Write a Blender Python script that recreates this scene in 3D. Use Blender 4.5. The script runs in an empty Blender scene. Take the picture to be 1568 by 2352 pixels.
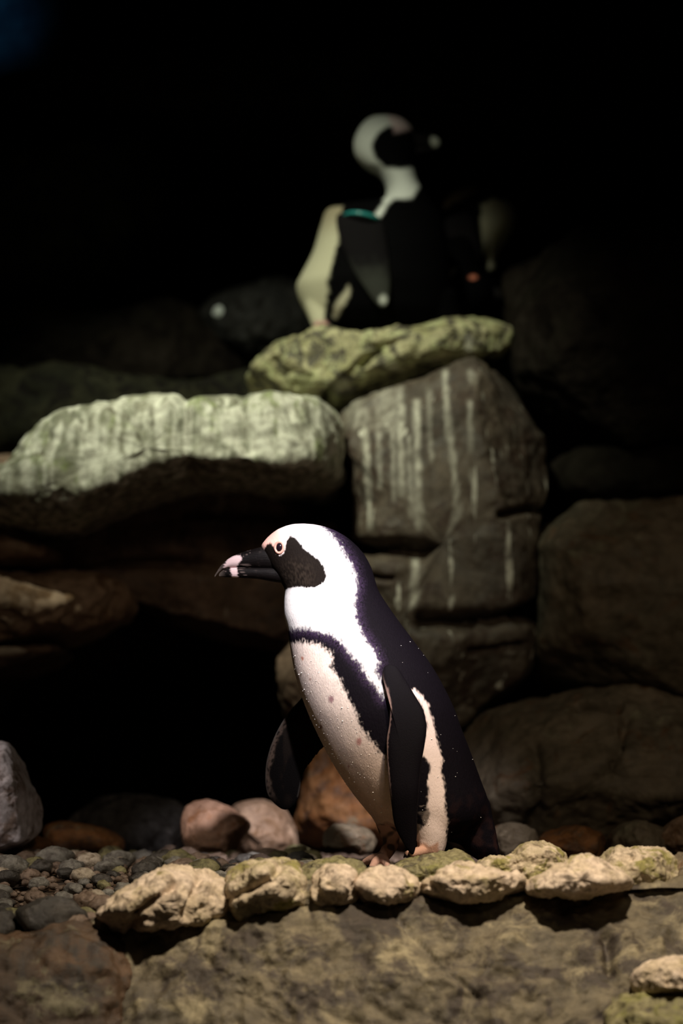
import bpy, math, random
import numpy as np
from mathutils import Vector, Matrix
random.seed(7); RNG = np.random.default_rng(7)

# ------------------------------------------------------------------ camera, light, exposure
scene = bpy.context.scene
W, H = 1568, 2352
FOC, SENS = 85.0, 36.0
F = FOC / SENS * H                      # focal length in pixels
DIST, CAMZ, HORIZON = 3.97, 0.09, 1850
TILT = math.atan((HORIZON - H / 2) / F)

cam = bpy.data.cameras.new('camera'); cam_o = bpy.data.objects.new('camera', cam)
scene.collection.objects.link(cam_o); scene.camera = cam_o
cam.sensor_fit = 'VERTICAL'; cam.sensor_height = SENS; cam.sensor_width = 24.0; cam.lens = FOC
cam.clip_start = 0.05; cam.clip_end = 60
cam_o.location = (0, -DIST, CAMZ); cam_o.rotation_euler = (math.pi / 2 + TILT, 0, 0)
cam.dof.use_dof = True; cam.dof.focus_distance = 3.90; cam.dof.aperture_fstop = 2.4

vs = scene.view_settings
vs.view_transform = 'Standard'; vs.look = 'None'; vs.exposure = 0.0; vs.gamma = 1.0
vs.use_curve_mapping = False

world = bpy.data.worlds.new('world'); scene.world = world; world.use_nodes = True
bg = world.node_tree.nodes['Background']
bg.inputs[0].default_value = (0.9, 0.85, 0.7, 1); bg.inputs[1].default_value = 0.0035

def spot(name, loc, target, energy, color, size_deg, blend, radius):
    l = bpy.data.lights.new(name, 'SPOT'); l.energy = energy; l.color = color
    l.spot_size = math.radians(size_deg); l.spot_blend = blend; l.shadow_soft_size = radius
    o = bpy.data.objects.new(name, l); scene.collection.objects.link(o)
    o.location = loc
    o.rotation_euler = (Vector(target) - Vector(loc)).to_track_quat('-Z', 'Y').to_euler()
    return o
# exhibit spotlight on the near penguin, from above on the visitor side
spot('key_spot', (0.30, -2.5, 2.2), (0.05, 0.0, 0.48), 1000, (1.0, 0.93, 0.97), 12, 1.0, 0.05)
# warm exhibit lamp over the front rocks
spot('front_lamp', (0.55, -1.75, 2.5), (0.10, -0.45, -0.16), 520, (1.0, 0.85, 0.66), 36, 1.0, 0.10)
# greenish lamp over the upper ledges
spot('ledge_lamp', (-0.80, -1.0, 3.2), (-0.27, 1.50, 1.08), 600, (0.95, 1.0, 0.78), 31, 0.9, 0.08)
# small lamp at the end of the gravel
spot('gravel_lamp', (-1.5, -0.9, 1.3), (-0.56, 0.25, 0.03), 70, (1.0, 0.86, 0.74), 24, 1.0, 0.08)
# weak room fill from the visitor side
spot('fill_lamp', (0.9, -3.4, 2.2), (0.25, 1.2, 0.18), 95, (1.0, 0.80, 0.57), 31, 1.0, 0.4)

# ------------------------------------------------------------------ helpers
COL = scene.collection
ca, sa = math.cos(TILT), math.sin(TILT)
def P(px, py, Y):
    """pixel of the photograph at world depth Y -> world point (numpy friendly)"""
    px = np.asarray(px, float); py = np.asarray(py, float); Y = np.asarray(Y, float)
    u = px - W / 2; v = H / 2 - py
    dy = F * ca - v * sa; dz = F * sa + v * ca
    t = (Y + DIST) / dy
    return np.stack(np.broadcast_arrays(u * t, Y, CAMZ + dz * t), -1)
def proj(p):
    x, y, z = p[..., 0], p[..., 1] + DIST, p[..., 2] - CAMZ
    d = y * ca + z * sa; v = -y * sa + z * ca
    return W / 2 + F * x / d, H / 2 - F * v / d
PXM = DIST / F                           # metres per pixel at the near penguin

def _hash(ix, iy, iz, s):
    h = (ix.astype(np.uint32) * np.uint32(374761393) + iy.astype(np.uint32) * np.uint32(668265263)
         + iz.astype(np.uint32) * np.uint32(2147483647) + np.uint32((s * 974634241) & 0xffffffff))
    h = (h ^ (h >> np.uint32(13))) * np.uint32(1274126177)
    h = (h ^ (h >> np.uint32(16))) * np.uint32(2246822519)
    h = h ^ (h >> np.uint32(13))
    return h
def noise(p, seed=0):
    """gradient noise, about -1..1"""
    i = np.floor(p).astype(np.int64); f = p - i
    w = f * f * f * (f * (f * 6 - 15) + 10)
    out = np.zeros(p.shape[:-1])
    for dx in (0, 1):
        for dy in (0, 1):
            for dz in (0, 1):
                h = _hash(i[..., 0] + dx, i[..., 1] + dy, i[..., 2] + dz, seed)
                gx = (h & 1023) / 511.5 - 1; gy = ((h >> np.uint32(10)) & 1023) / 511.5 - 1; gz = ((h >> np.uint32(20)) & 1023) / 511.5 - 1
                d = gx * (f[..., 0] - dx) + gy * (f[..., 1] - dy) + gz * (f[..., 2] - dz)
                ww = (w[..., 0] if dx else 1 - w[..., 0]) * (w[..., 1] if dy else 1 - w[..., 1]) * (w[..., 2] if dz else 1 - w[..., 2])
                out += ww * d
    return out * 1.5
def fbm(p, octv=4, seed=0, ridged=False, gain=0.5):
    a, s, tot = 1.0, np.zeros(p.shape[:-1]), 0
    for o in range(octv):
        n = noise(p * (2.03 ** o) + 17.3 * o, seed + o)
        s += a * ((1 - 2 * np.abs(n)) if ridged else n); tot += a; a *= gain
    return s / tot
def sstep(a, b, x):
    t = np.clip((x - a) / (b - a), 0, 1); return t * t * (3 - 2 * t)
def catmull(pts, n, closed=True):
    pts = np.asarray(pts, float)
    if closed: q = np.vstack([pts[-1], pts, pts[0], pts[1]])
    else: q = np.vstack([2 * pts[0] - pts[1], pts, 2 * pts[-1] - pts[-2]])
    out = []
    for k in range(1, len(q) - 2):
        t = np.linspace(0, 1, 24, endpoint=False)[:, None]
        p0, p1, p2, p3 = q[k - 1], q[k], q[k + 1], q[k + 2]
        out.append(.5 * (2 * p1 + (p2 - p0) * t + (2 * p0 - 5 * p1 + 4 * p2 - p3) * t * t + (3 * p1 - p0 - 3 * p2 + p3) * t ** 3))
    c = np.vstack(out + [pts[:1] if closed else pts[-1:]])
    d = np.r_[0, np.cumsum(np.linalg.norm(np.diff(c, axis=0), axis=1))]
    s = np.linspace(0, d[-1], n, endpoint=not closed)
    return np.stack([np.interp(s, d, c[:, k]) for k in range(c.shape[1])], -1)
def sdf(poly, x, y):
    """signed distance to polygon, negative inside"""
    poly = np.asarray(poly, float); x = np.asarray(x); y = np.asarray(y)
    dmin = np.full(x.shape, 1e18); ins = np.zeros(x.shape, bool)
    for (ax, ay), (bx, by) in zip(poly, np.roll(poly, -1, 0)):
        ex, ey = bx - ax, by - ay; wx, wy = x - ax, y - ay
        t = np.clip((wx * ex + wy * ey) / (ex * ex + ey * ey + 1e-12), 0, 1)
        dmin = np.minimum(dmin, (wx - ex * t) ** 2 + (wy - ey * t) ** 2)
        c = (ay > y) != (by > y)
        with np.errstate(divide='ignore', invalid='ignore'):
            ins ^= c & (x < ex * (y - ay) / (ey if ey else 1e-9) + ax)
    return np.sqrt(dmin) * np.where(ins, -1, 1)

def make_mesh(name, verts, faces, smooth=True):
    me = bpy.data.meshes.new(name)
    verts = np.asarray(verts, np.float32); faces = np.asarray(faces, np.int32)
    k = faces.shape[1]
    me.vertices.add(len(verts)); me.vertices.foreach_set('co', verts.ravel())
    me.loops.add(faces.size); me.loops.foreach_set('vertex_index', faces.ravel())
    me.polygons.add(len(faces)); me.polygons.foreach_set('loop_start', np.arange(0, faces.size, k, dtype=np.int32))
    me.update(calc_edges=True); me.validate()
    me.polygons.foreach_set('use_smooth', np.full(len(me.polygons), smooth)); me.update()
    return me
def grid_faces(nu, nv, wrap_u=False):
    iu = np.arange(nu if wrap_u else nu - 1); iv = np.arange(nv - 1)
    a, b = np.meshgrid(iu, iv, indexing='ij'); a2 = (a + 1) % nu
    return np.stack([a * nv + b, a2 * nv + b, a2 * nv + b + 1, a * nv + b + 1], -1).reshape(-1, 4)
def link(name, me, mat=None, parent=None, loc=None):
    o = bpy.data.objects.new(name, me); COL.objects.link(o)
    if mat is not None and not me.materials: me.materials.append(mat)
    if parent is not None:
        o.parent = parent; o.matrix_parent_inverse = parent.matrix_basis.inverted()
    return o
def tag(o, label=None, cat=None, group=None, kind=None):
    if label: o['label'] = label
    if cat: o['category'] = cat
    if group: o['group'] = group
    if kind: o['kind'] = kind
    return o
def rebase(verts):
    v = np.asarray(verts); c = np.array([v[:, 0].mean(), v[:, 1].mean(), v[:, 2].min()])
    return v - c, Vector(c)
def set_cols(me, cols, name='Col'):
    at = me.color_attributes.new(name, 'FLOAT_COLOR', 'POINT')
    c = np.ones((len(me.vertices), 4), np.float32); c[:, :3] = cols
    at.data.foreach_set('color', c.ravel())

# ------------------------------------------------------------------ materials
def new_mat(name):
    m = bpy.data.materials.new(name); m.use_nodes = True
    nt = m.node_tree; return m, nt, nt.nodes['Principled BSDF']
def N(nt, t, **kw):
    n = nt.nodes.new(t)
    for k, v in kw.items(): setattr(n, k, v)
    return n
def tex_noise(nt, vec, scale, detail=4, rough=.6, dist=0.0):
    n = N(nt, 'ShaderNodeTexNoise'); n.inputs['Scale'].default_value = scale
    n.inputs['Detail'].default_value = detail; n.inputs['Roughness'].default_value = rough
    n.inputs['Distortion'].default_value = dist
    nt.links.new(vec, n.inputs['Vector']); return n.outputs['Fac']
def ramp(nt, fac, a, b):
    r = N(nt, 'ShaderNodeMapRange'); r.interpolation_type = 'SMOOTHSTEP'
    r.inputs['From Min'].default_value = a; r.inputs['From Max'].default_value = b
    nt.links.new(fac, r.inputs['Value']); return r.outputs['Result']
def mixc(nt, fac, a, b, blend='MIX'):
    m = N(nt, 'ShaderNodeMix', data_type='RGBA', blend_type=blend)
    if isinstance(fac, float): m.inputs['Factor'].default_value = fac
    else: nt.links.new(fac, m.inputs['Factor'])
    for key, v in (('A', a), ('B', b)):
        s = [i for i in m.inputs if i.name == key and i.type == 'RGBA'][0]
        if isinstance(v, tuple): s.default_value = (*v, 1)
        else: nt.links.new(v, s)
    return [o for o in m.outputs if o.type == 'RGBA'][0]
def rock_mat(name, c1, c2, c3, scale=9, patch=(.48, .62), moss=None, moss_r=(.5, .62), streak=None, streak_r=(.60, .70), streak_f=(.38, .60),
             rough=(.45, .8), bump=.5, off=0.0, spec=.35):
    m, nt, b = new_mat(name)
    g = N(nt, 'ShaderNodeNewGeometry'); mp = N(nt, 'ShaderNodeMapping')
    mp.inputs['Location'].default_value = (off, off * 1.7, off * .6)
    nt.links.new(g.outputs['Position'], mp.inputs['Vector']); v = mp.outputs['Vector']
    col = mixc(nt, ramp(nt, tex_noise(nt, v, scale, 5, .62), .38, .62), c1, c2)
    col = mixc(nt, ramp(nt, tex_noise(nt, v, scale * 2.3, 6, .65, .6), *patch), col, c3)
    if moss:
        col = mixc(nt, ramp(nt, tex_noise(nt, v, scale * 1.4, 6, .68, .4), *moss_r), col, moss)
    if streak:
        mp2 = N(nt, 'ShaderNodeMapping'); mp2.inputs['Scale'].default_value = (1, 1, .07)
        mp2.inputs['Location'].default_value = (off, off, off)
        nt.links.new(g.outputs['Position'], mp2.inputs['Vector'])
        f1 = ramp(nt, tex_noise(nt, mp2.outputs['Vector'], 42, 3, .55), *streak_r)
        f2 = ramp(nt, tex_noise(nt, v, 22, 4, .6), *streak_f)
        mu = N(nt, 'ShaderNodeMath', operation='MULTIPLY'); nt.links.new(f1, mu.inputs[0]); nt.links.new(f2, mu.inputs[1])
        f = mu.outputs[0]
        col = mixc(nt, f, col, streak)
    fine = tex_noise(nt, v, scale * 14, 5, .7)
    st = N(nt, 'ShaderNodeVertexColor', layer_name='Stain'); col = mixc(nt, st.outputs['Color'], col, (.55, .52, .43))
    col = mixc(nt, ramp(nt, fine, .3, .7), col, mixc(nt, .5, col, (.5, .5, .5), 'OVERLAY'))
    sp = ramp(nt, tex_noise(nt, v, scale * 6, 4, .7), .35, .65)
    dk = N(nt, 'ShaderNodeMix', data_type='RGBA', blend_type='MULTIPLY'); dk.inputs['Factor'].default_value = 1
    A = [i for i in dk.inputs if i.name == 'A' and i.type == 'RGBA'][0]; B = [i for i in dk.inputs if i.name == 'B' and i.type == 'RGBA'][0]
    nt.links.new(col, A); nt.links.new(mixc(nt, sp, (.72, .70, .68), (1.1, 1.1, 1.1)), B)
    nt.links.new([o for o in dk.outputs if o.type == 'RGBA'][0], b.inputs['Base Color'])
    rr = N(nt, 'ShaderNodeMapRange'); rr.inputs['To Min'].default_value = rough[0]; rr.inputs['To Max'].default_value = rough[1]
    rr.inputs['From Min'].default_value = .35; rr.inputs['From Max'].default_value = .65
    nt.links.new(tex_noise(nt, v, scale * 3, 4), rr.inputs['Value']); nt.links.new(rr.outputs['Result'], b.inputs['Roughness'])
    bp = N(nt, 'ShaderNodeBump'); bp.inputs['Strength'].default_value = bump; bp.inputs['Distance'].default_value = .006
    nt.links.new(tex_noise(nt, v, scale * 9, 7, .7), bp.inputs['Height']); nt.links.new(bp.outputs['Normal'], b.inputs['Normal'])
    b.inputs['Specular IOR Level'].default_value = spec
    return m
def col_mat(name, rough=.5, bump=0.0, bscale=400, spec=.3, sheen=0.0, stretch=None):
    m, nt, b = new_mat(name)
    a = N(nt, 'ShaderNodeVertexColor', layer_name='Col'); nt.links.new(a.outputs['Color'], b.inputs['Base Color'])
    b.inputs['Roughness'].default_value = rough; b.inputs['Specular IOR Level'].default_value = spec
    if sheen:
        b.inputs['Sheen Weight'].default_value = sheen; b.inputs['Sheen Roughness'].default_value = .5
        b.inputs['Sheen Tint'].default_value = (.55, .4, .8, 1)
    if bump:
        tc = N(nt, 'ShaderNodeTexCoord'); mp = N(nt, 'ShaderNodeMapping')
        if stretch: mp.inputs['Scale'].default_value = stretch
        nt.links.new(tc.outputs['Object'], mp.inputs['Vector'])
        bp = N(nt, 'ShaderNodeBump'); bp.inputs['Strength'].default_value = bump; bp.inputs['Distance'].default_value = .003
        nt.links.new(tex_noise(nt, mp.outputs['Vector'], bscale, 4, .65), bp.inputs['Height'])
        nt.links.new(bp.outputs['Normal'], b.inputs['Normal'])
    return m
def plain_mat(name, col, rough=.5, spec=.5, **kw):
    m, nt, b = new_mat(name)
    tc = N(nt, 'ShaderNodeTexCoord')
    f = tex_noise(nt, tc.outputs['Object'], kw.get('scale', 120), 4)
    nt.links.new(mixc(nt, ramp(nt, f, .35, .65), tuple(c * .82 for c in col), tuple(min(1, c * 1.12) for c in col)), b.inputs['Base Color'])
    b.inputs['Roughness'].default_value = rough; b.inputs['Specular IOR Level'].default_value = spec
    return m

M = {}
M['pale'] = rock_mat('pale_limestone', (.56, .45, .31), (.68, .55, .43), (.26, .20, .14), 14, (.55, .68), moss=(.33, .28, .11), moss_r=(.57, .69), rough=(.5, .85), off=1.3)
M['pale2'] = rock_mat('pale_mossy_limestone', (.44, .37, .23), (.60, .49, .36), (.18, .14, .09), 16, (.52, .66), moss=(.28, .25, .08), moss_r=(.50, .61), off=5.1)
M['mossy'] = rock_mat('mossy_stone', (.20, .18, .09), (.28, .25, .13), (.10, .085, .055), 15, (.5, .64), moss=(.22, .21, .07), off=2.2)
M['fore'] = rock_mat('mottled_olive_rock', (.10, .084, .058), (.17, .14, .088), (.062, .048, .036), 7, (.46, .58), moss=(.32, .27, .165), moss_r=(.50, .66), rough=(.35, .75), bump=.7, off=3.7)
M['foreleft'] = rock_mat('wet_brown_rock', (.060, .040, .026), (.10, .058, .032), (.05, .04, .032), 8, moss=(.15, .13, .08), moss_r=(.58, .66), rough=(.25, .6), bump=.7, off=9.1)
M['ledge'] = rock_mat('algae_green_rock', (.20, .20, .14), (.30, .285, .21), (.14, .125, .08), 9, (.52, .64), moss=(.27, .30, .14), moss_r=(.52, .66), streak=(.66, .64, .53), streak_r=(.40, .62), streak_f=(.25, .52), off=4.4)
M['upper'] = rock_mat('mottled_green_rock', (.27, .25, .12), (.42, .38, .22), (.08, .068, .045), 11, (.47, .56), moss=(.42, .42, .22), moss_r=(.50, .60), off=6.2)
M['streaked'] = rock_mat('streaked_brown_rock', (.072, .056, .042), (.108, .082, .058), (.06, .039, .027), 7, streak=(.50, .47, .39), streak_r=(.62, .70), off=7.7)
M['brown'] = rock_mat('dark_brown_rock', (.13, .084, .056), (.20, .13, .09), (.08, .05, .035), 7, streak=(.28, .24, .19), streak_r=(.66, .74), off=8.5)
M['tan'] = rock_mat('tan_brown_rock', (.31, .20, .13), (.42, .29, .20), (.18, .10, .05), 8, off=10.1)
M['orange'] = rock_mat('rusty_orange_rock', (.24, .095, .028), (.27, .13, .05), (.15, .08, .045), 9, moss=(.20, .17, .11), moss_r=(.57, .68), off=11.3)
M['boulder'] = rock_mat('grey_brown_boulder', (.12, .10, .068), (.17, .135, .09), (.15, .085, .045), 6, (.55, .68), moss=(.20, .185, .12), moss_r=(.57, .70), off=12.9)
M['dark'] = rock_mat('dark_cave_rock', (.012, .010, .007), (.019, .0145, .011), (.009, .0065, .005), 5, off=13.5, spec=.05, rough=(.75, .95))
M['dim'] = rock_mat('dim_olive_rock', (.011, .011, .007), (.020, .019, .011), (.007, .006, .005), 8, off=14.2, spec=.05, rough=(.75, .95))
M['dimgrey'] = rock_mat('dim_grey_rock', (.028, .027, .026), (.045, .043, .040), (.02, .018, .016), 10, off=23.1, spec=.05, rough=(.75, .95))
M['pinkgrey'] = rock_mat('pinkish_grey_rock', (.55, .52, .58), (.74, .70, .78), (.24, .18, .16), 9, off=15.5)
M['rust'] = rock_mat('pinkish_rust_stone', (.34, .19, .12), (.40, .24, .16), (.28, .12, .05), 9, (.52, .66), off=16.6)
M['slate'] = rock_mat('dark_slate_stone', (.062, .058, .056), (.09, .082, .078), (.04, .034, .03), 12, off=17.1)
PEB = {
 'brown': rock_mat('brown_pebble', (.14, .10, .075), (.20, .145, .11), (.09, .06, .04), 22, rough=(.25, .6), off=18.2),
 'grey': rock_mat('grey_pebble', (.15, .145, .13), (.21, .20, .175), (.10, .09, .08), 22, rough=(.25, .6), off=19.2),
 'dark': rock_mat('dark_pebble', (.045, .042, .038), (.07, .062, .054), (.03, .026, .022), 22, rough=(.2, .5), off=20.2),
 'pale': rock_mat('pale_pebble', (.34, .29, .22), (.44, .38, .31), (.20, .16, .11), 22, rough=(.3, .6), off=21.2),
 'olive': rock_mat('olive_pebble', (.15, .14, .065), (.22, .20, .10), (.09, .08, .045), 22, rough=(.3, .65), off=22.2),
}
M['feather'] = col_mat('penguin_feathers', .7, .35, 420, .06, sheen=.0, stretch=(1, 1, .45))
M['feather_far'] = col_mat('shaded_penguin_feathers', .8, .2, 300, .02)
M['bill'] = col_mat('penguin_bill', .45, .3, 260, .07, stretch=(.35, 1, 2.2))
M['flipper'] = col_mat('flipper_feathers', .65, .3, 500, .06)
M['eye'] = plain_mat('glossy_dark_eye', (.012, .006, .010), .08, .6)
M['eyering'] = plain_mat('pink_eye_skin', (.85, .42, .34), .5, .3)
M['claw'] = plain_mat('dark_claw', (.02, .016, .014), .35)
M['drop'] = plain_mat('water_droplet', (.9, .88, .86), .08, .8)
M['band'] = plain_mat('teal_flipper_band', (.02, .20, .19), .3)

# ------------------------------------------------------------------ rocks
def rock_verts(pts, Y, tf, tb, ex=.7, amp=.02, freq=6, seed=0, nth=200, nt=70, strata=0.0, lean=0.0, inset=1.0, fine=.25, facet=.5, cuts=None, cracks=(), fr=None):
    c2 = catmull(pts, nth)
    if fr is None: fr = .62 if ex < .6 else .35
    w = P(c2[:, 0], c2[:, 1], Y - fr * tf); w[:, 1] = Y              # outline as seen on the front shoulder of the rock
    cen = (w.max(0) + w.min(0)) / 2
    t = np.linspace(0.0, math.pi, nt)
    r = np.abs(np.sin(t)) ** ex; dep = np.sign(np.cos(t)) * np.abs(np.cos(t)) ** ex
    v = np.zeros((nth, nt, 3))
    v[..., 0] = cen[0] + (w[:, None, 0] - cen[0]) * r * inset; v[..., 2] = cen[2] + (w[:, None, 2] - cen[2]) * r * inset
    v[..., 1] = Y - np.where(dep > 0, dep * tf, dep * tb)
    if cuts:
        rg = np.random.default_rng(seed); ncut, lo, hi = cuts
        hx, hz = np.ptp(w[:, 0]) / 2, np.ptp(w[:, 2]) / 2; tt = np.where(v[..., 1] < Y, tf, tb)
        u = np.stack([(v[..., 0] - cen[0]) / hx, (v[..., 1] - Y) / tt, (v[..., 2] - cen[2]) / hz], -1)
        for _ in range(ncut):
            m = rg.normal(size=3) * (1, .75, 1); m[1] = -abs(m[1]) - .25; m /= np.linalg.norm(m)
            e = np.maximum(u @ m - rg.uniform(lo, hi) * (1 + .3 * (np.abs(m).sum() - 1)), 0)
            u = u - e[..., None] * m * .92
        v = np.stack([cen[0] + u[..., 0] * hx, Y + u[..., 1] * tt, cen[2] + u[..., 2] * hz], -1)
    h = (v[..., 2] - cen[2]); v[..., 1] += lean * h
    n = np.cross(np.roll(v, -1, 0) - np.roll(v, 1, 0), np.gradient(v, axis=1)); ln = np.linalg.norm(n, axis=-1, keepdims=True)
    n = np.where(ln > 1e-12, n / np.maximum(ln, 1e-12), 0)
    out = v - np.array([cen[0], Y, cen[2]])
    s = np.sign((n * out).sum(-1, keepdims=True)); n = n * np.where(s == 0, 1, s)
    n[:, 0] = (0, -1, 0); n[:, -1] = (0, 1, 0)
    q = v * freq
    d = fbm(q, 4, seed) * .75 + facet * fbm(q * 1.1 + 5, 3, seed + 9, True) * .6 + fine * fbm(q * 5, 3, seed + 20)
    if strata:
        zz = v[..., 2] * 9 + .7 * noise(v * 2.5, seed + 31) + seed
        d = d + strata * (np.abs((zz % 1) - .5) * 2 - .5) ** 1
    dis = amp * d
    if cracks:
        kx, ky = proj(v); wob = noise(v * 14, seed + 50) * 7
        for line, wid, deep in cracks:
            dm = np.full(kx.shape, 1e9)
            for (ax, ay), (bx, by) in zip(line[:-1], line[1:]):
                ex_, ey_ = bx - ax, by - ay; tt = np.clip(((kx - ax) * ex_ + (ky + wob - ay) * ey_) / (ex_ ** 2 + ey_ ** 2), 0, 1)
                dm = np.minimum(dm, np.hypot(kx - ax - ex_ * tt, ky + wob - ay - ey_ * tt))
            dis = dis - deep * np.exp(-(dm / wid) ** 2) * (v[..., 1] < Y + tb * .3)
    v = v + n * dis[..., None]
    v[:, 0] = v[:, 0].mean(0); v[:, -1] = v[:, -1].mean(0)
    return v.reshape(-1, 3), grid_faces(nth, nt, True)
def rock(name, label, pts, Y, tf, tb, mat, cat='rock', group=None, kind=None, parent=None, stains=(), **kw):
    v, f = rock_verts(pts, Y, tf, tb, **kw); wv = v
    v, c = rebase(v)
    me = make_mesh(name, v, f); o = link(name, me, mat); o.location = c
    st = np.zeros(len(wv))
    if stains:
        kx, ky = proj(wv); n1 = noise(wv * np.array([60, 60, 22]), 77); n2 = noise(wv * 45, 78)
        for x0, y0, x1, y1, wd, stg in stains:                          # runs of bird droppings down the rock
            t = np.clip((ky - y0) / (y1 - y0), 0, 1); dx = np.abs(kx - (x0 + (x1 - x0) * t) - 4 * n2)
            m = sstep(wd * 1.3, wd * .3, dx + n1 * wd * .5) * sstep(y0 - 8, y0 + 8, ky) * sstep(y1 + 10, y1 - 10, ky) * (wv[:, 1] < Y)
            st = np.maximum(st, stg * m * (.45 + .55 * sstep(-.4, .35, n1 + .6 * n2)))
    set_cols(me, np.repeat(st[:, None], 3, 1), 'Stain')
    if parent is not None:
        bpy.context.view_layer.update()
        o.parent = parent; o.matrix_parent_inverse = parent.matrix_basis.inverted()
    if kind: tag(o, label, None, group, kind)
    else: tag(o, label, cat, group)
    return o

# ---- the cave shell
def shell(name, origin, u, v, nu, nv, nrm, amp, freq, mat, seed, label):
    a = np.linspace(0, 1, nu)[:, None, None]; b = np.linspace(0, 1, nv)[None, :, None]
    p = np.array(origin, float) + a * np.array(u, float) + b * np.array(v, float)
    p = p + np.array(nrm, float) * (amp * (fbm(p * freq, 5, seed) + .6 * fbm(p * freq * .8, 3, seed + 5, True)))[..., None]
    o = link(name, make_mesh(name, p.reshape(-1, 3), grid_faces(nu, nv)), M[mat]); tag(o, label, None, None, 'structure'); return o
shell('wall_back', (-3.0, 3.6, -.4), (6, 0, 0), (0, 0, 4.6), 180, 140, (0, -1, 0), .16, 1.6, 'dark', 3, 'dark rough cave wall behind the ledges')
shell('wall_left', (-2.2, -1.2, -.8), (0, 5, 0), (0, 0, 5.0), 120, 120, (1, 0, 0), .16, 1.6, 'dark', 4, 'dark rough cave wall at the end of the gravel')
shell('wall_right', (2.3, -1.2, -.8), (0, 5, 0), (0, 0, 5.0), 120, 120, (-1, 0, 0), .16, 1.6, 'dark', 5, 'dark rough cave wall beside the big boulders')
# floor with a front edge that falls away to the left
def floor_z(x, y):
    left = sstep(-.05, -.52, x); front = sstep(.25, -.42, y)
    return -.018 - .075 * left * front - .012 * front + .010 * sstep(.25, .55, x) * front
nx, ny = 260, 200
X, Yg = np.meshgrid(np.linspace(-2.2, 2.3, nx), np.linspace(-.40, 3.6, ny), indexing='ij')
fp = np.stack([X, Yg, floor_z(X, Yg)], -1); fp[..., 2] += .012 * fbm(fp * 9, 4, 40) - .006
fl = link('floor', make_mesh('floor', fp.reshape(-1, 3), grid_faces(nx, ny)), M['foreleft']); tag(fl, 'wet brown stony ground of the enclosure', None, None, 'structure')

# ---- background cliff rocks, largest first
R = rock
R('rock_ledge', 'wide rounded ledge of pale green algae-streaked rock overhanging a dark hollow',
  [(-70, 1120), (10, 1080), (60, 1010), (120, 962), (230, 938), (350, 922), (520, 914), (690, 914), (752, 926), (776, 970), (778, 1040), (756, 1088), (600, 1096), (450, 1090), (330, 1122), (230, 1165), (130, 1200), (40, 1196), (-70, 1180)],
1.45, .44, .5, M['ledge'], ex=.42, amp=.034, freq=6, seed=11, nth=340, nt=170, lean=.16, facet=.7,
  cracks=[([(425, 900), (435, 980), (440, 1100)], 14, .012), ([(560, 900), (575, 1090)], 12, .008)])
R('rock_ledge', 'mottled yellow-green rock slab under the two shaded penguins',
  [(572, 905), (580, 868), (630, 815), (700, 790), (790, 796), (880, 788), (1000, 768), (1090, 748), (1150, 752), (1172, 790), (1130, 826), (1000, 856), (880, 892), (770, 922), (650, 925)],
  1.78, .28, .60, M['upper'], fr=.15, ex=.45, amp=.030, freq=8, seed=12, nth=300, nt=150, lean=.12, cuts=(8, .88, .98), stains=[(775, 870, 790, 905, 30, .7), (900, 830, 910, 850, 20, .6), (1075, 770, 1078, 820, 14, .7)], cracks=[([(745, 930), (765, 890), (820, 850), (870, 800)], 10, .04)])
R('rock_pillar', 'tall brown layered rock pillar with white dropping streaks below the mottled slab',
  [(762, 950), (860, 905), (1000, 850), (1120, 812), (1192, 820), (1222, 905), (1250, 980), (1262, 1090), (1252, 1170), (1240, 1270), (1226, 1400), (1222, 1490), (1200, 1560), (1120, 1625), (1050, 1690), (920, 1720), (810, 1700), (800, 1400), (815, 1200), (815, 1080), (780, 1000)],
  1.55, .34, .45, M['streaked'], stains=[(838, 980, 850, 1205, 9, .8), (868, 930, 872, 1120, 8, .5), (900, 960, 905, 1150, 7, .6), (918, 890, 922, 1140, 10, .8), (938, 1000, 945, 1190, 8, .6), (956, 920, 962, 1215, 10, .9),
          (985, 890, 990, 1060, 7, .5), (1022, 850, 1030, 1010, 9, .8), (1035, 1000, 1052, 1190, 8, .8), (1078, 920, 1082, 1040, 7, .7), (1082, 1080, 1086, 1110, 8, .6), (955, 1275, 945, 1425, 9, 1.0), (848, 1165, 850, 1215, 8, .9),
          (800, 900, 830, 985, 40, .45), (880, 890, 900, 990, 34, .5), (1080, 850, 1085, 880, 10, .5)], ex=.40, amp=.028, freq=5, seed=13, nth=420, nt=240, cuts=(9, .92, 1.0), strata=.14, lean=-.02,
  cracks=[([(800, 1262), (880, 1258), (1010, 1268)], 16, .07), ([(960, 1428), (1060, 1424), (1130, 1430), (1230, 1400)], 16, .07), ([(1150, 1182), (1240, 1170)], 8, .04),
          ([(800, 1310), (900, 1330)], 6, .02), ([(1080, 1500), (1200, 1480)], 8, .02)])
R('rock_wall', 'dark brown recessed rock face beneath the green ledge',
  [(-460, 1060), (0, 1055), (300, 1050), (700, 1040), (860, 1060), (880, 1250), (870, 1440), (700, 1470), (520, 1440), (380, 1400), (250, 1330), (120, 1300), (-100, 1420), (-460, 1600)],
  1.66, .26, .4, M['brown'], stains=[(515, 1085, 495, 1200, 8, .5), (300, 1110, 310, 1170, 9, .45), (250, 1130, 255, 1190, 10, .4), (560, 1090, 562, 1180, 9, .3), (215, 1150, 215, 1210, 10, .35)], ex=.45, amp=.035, freq=5, seed=17, nth=320, nt=170, strata=.3, cuts=(14, .75, .95), cracks=[([(0, 1300), (250, 1290), (480, 1300)], 12, .04), ([(430, 1180), (700, 1190), (860, 1180)], 10, .035)])
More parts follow.
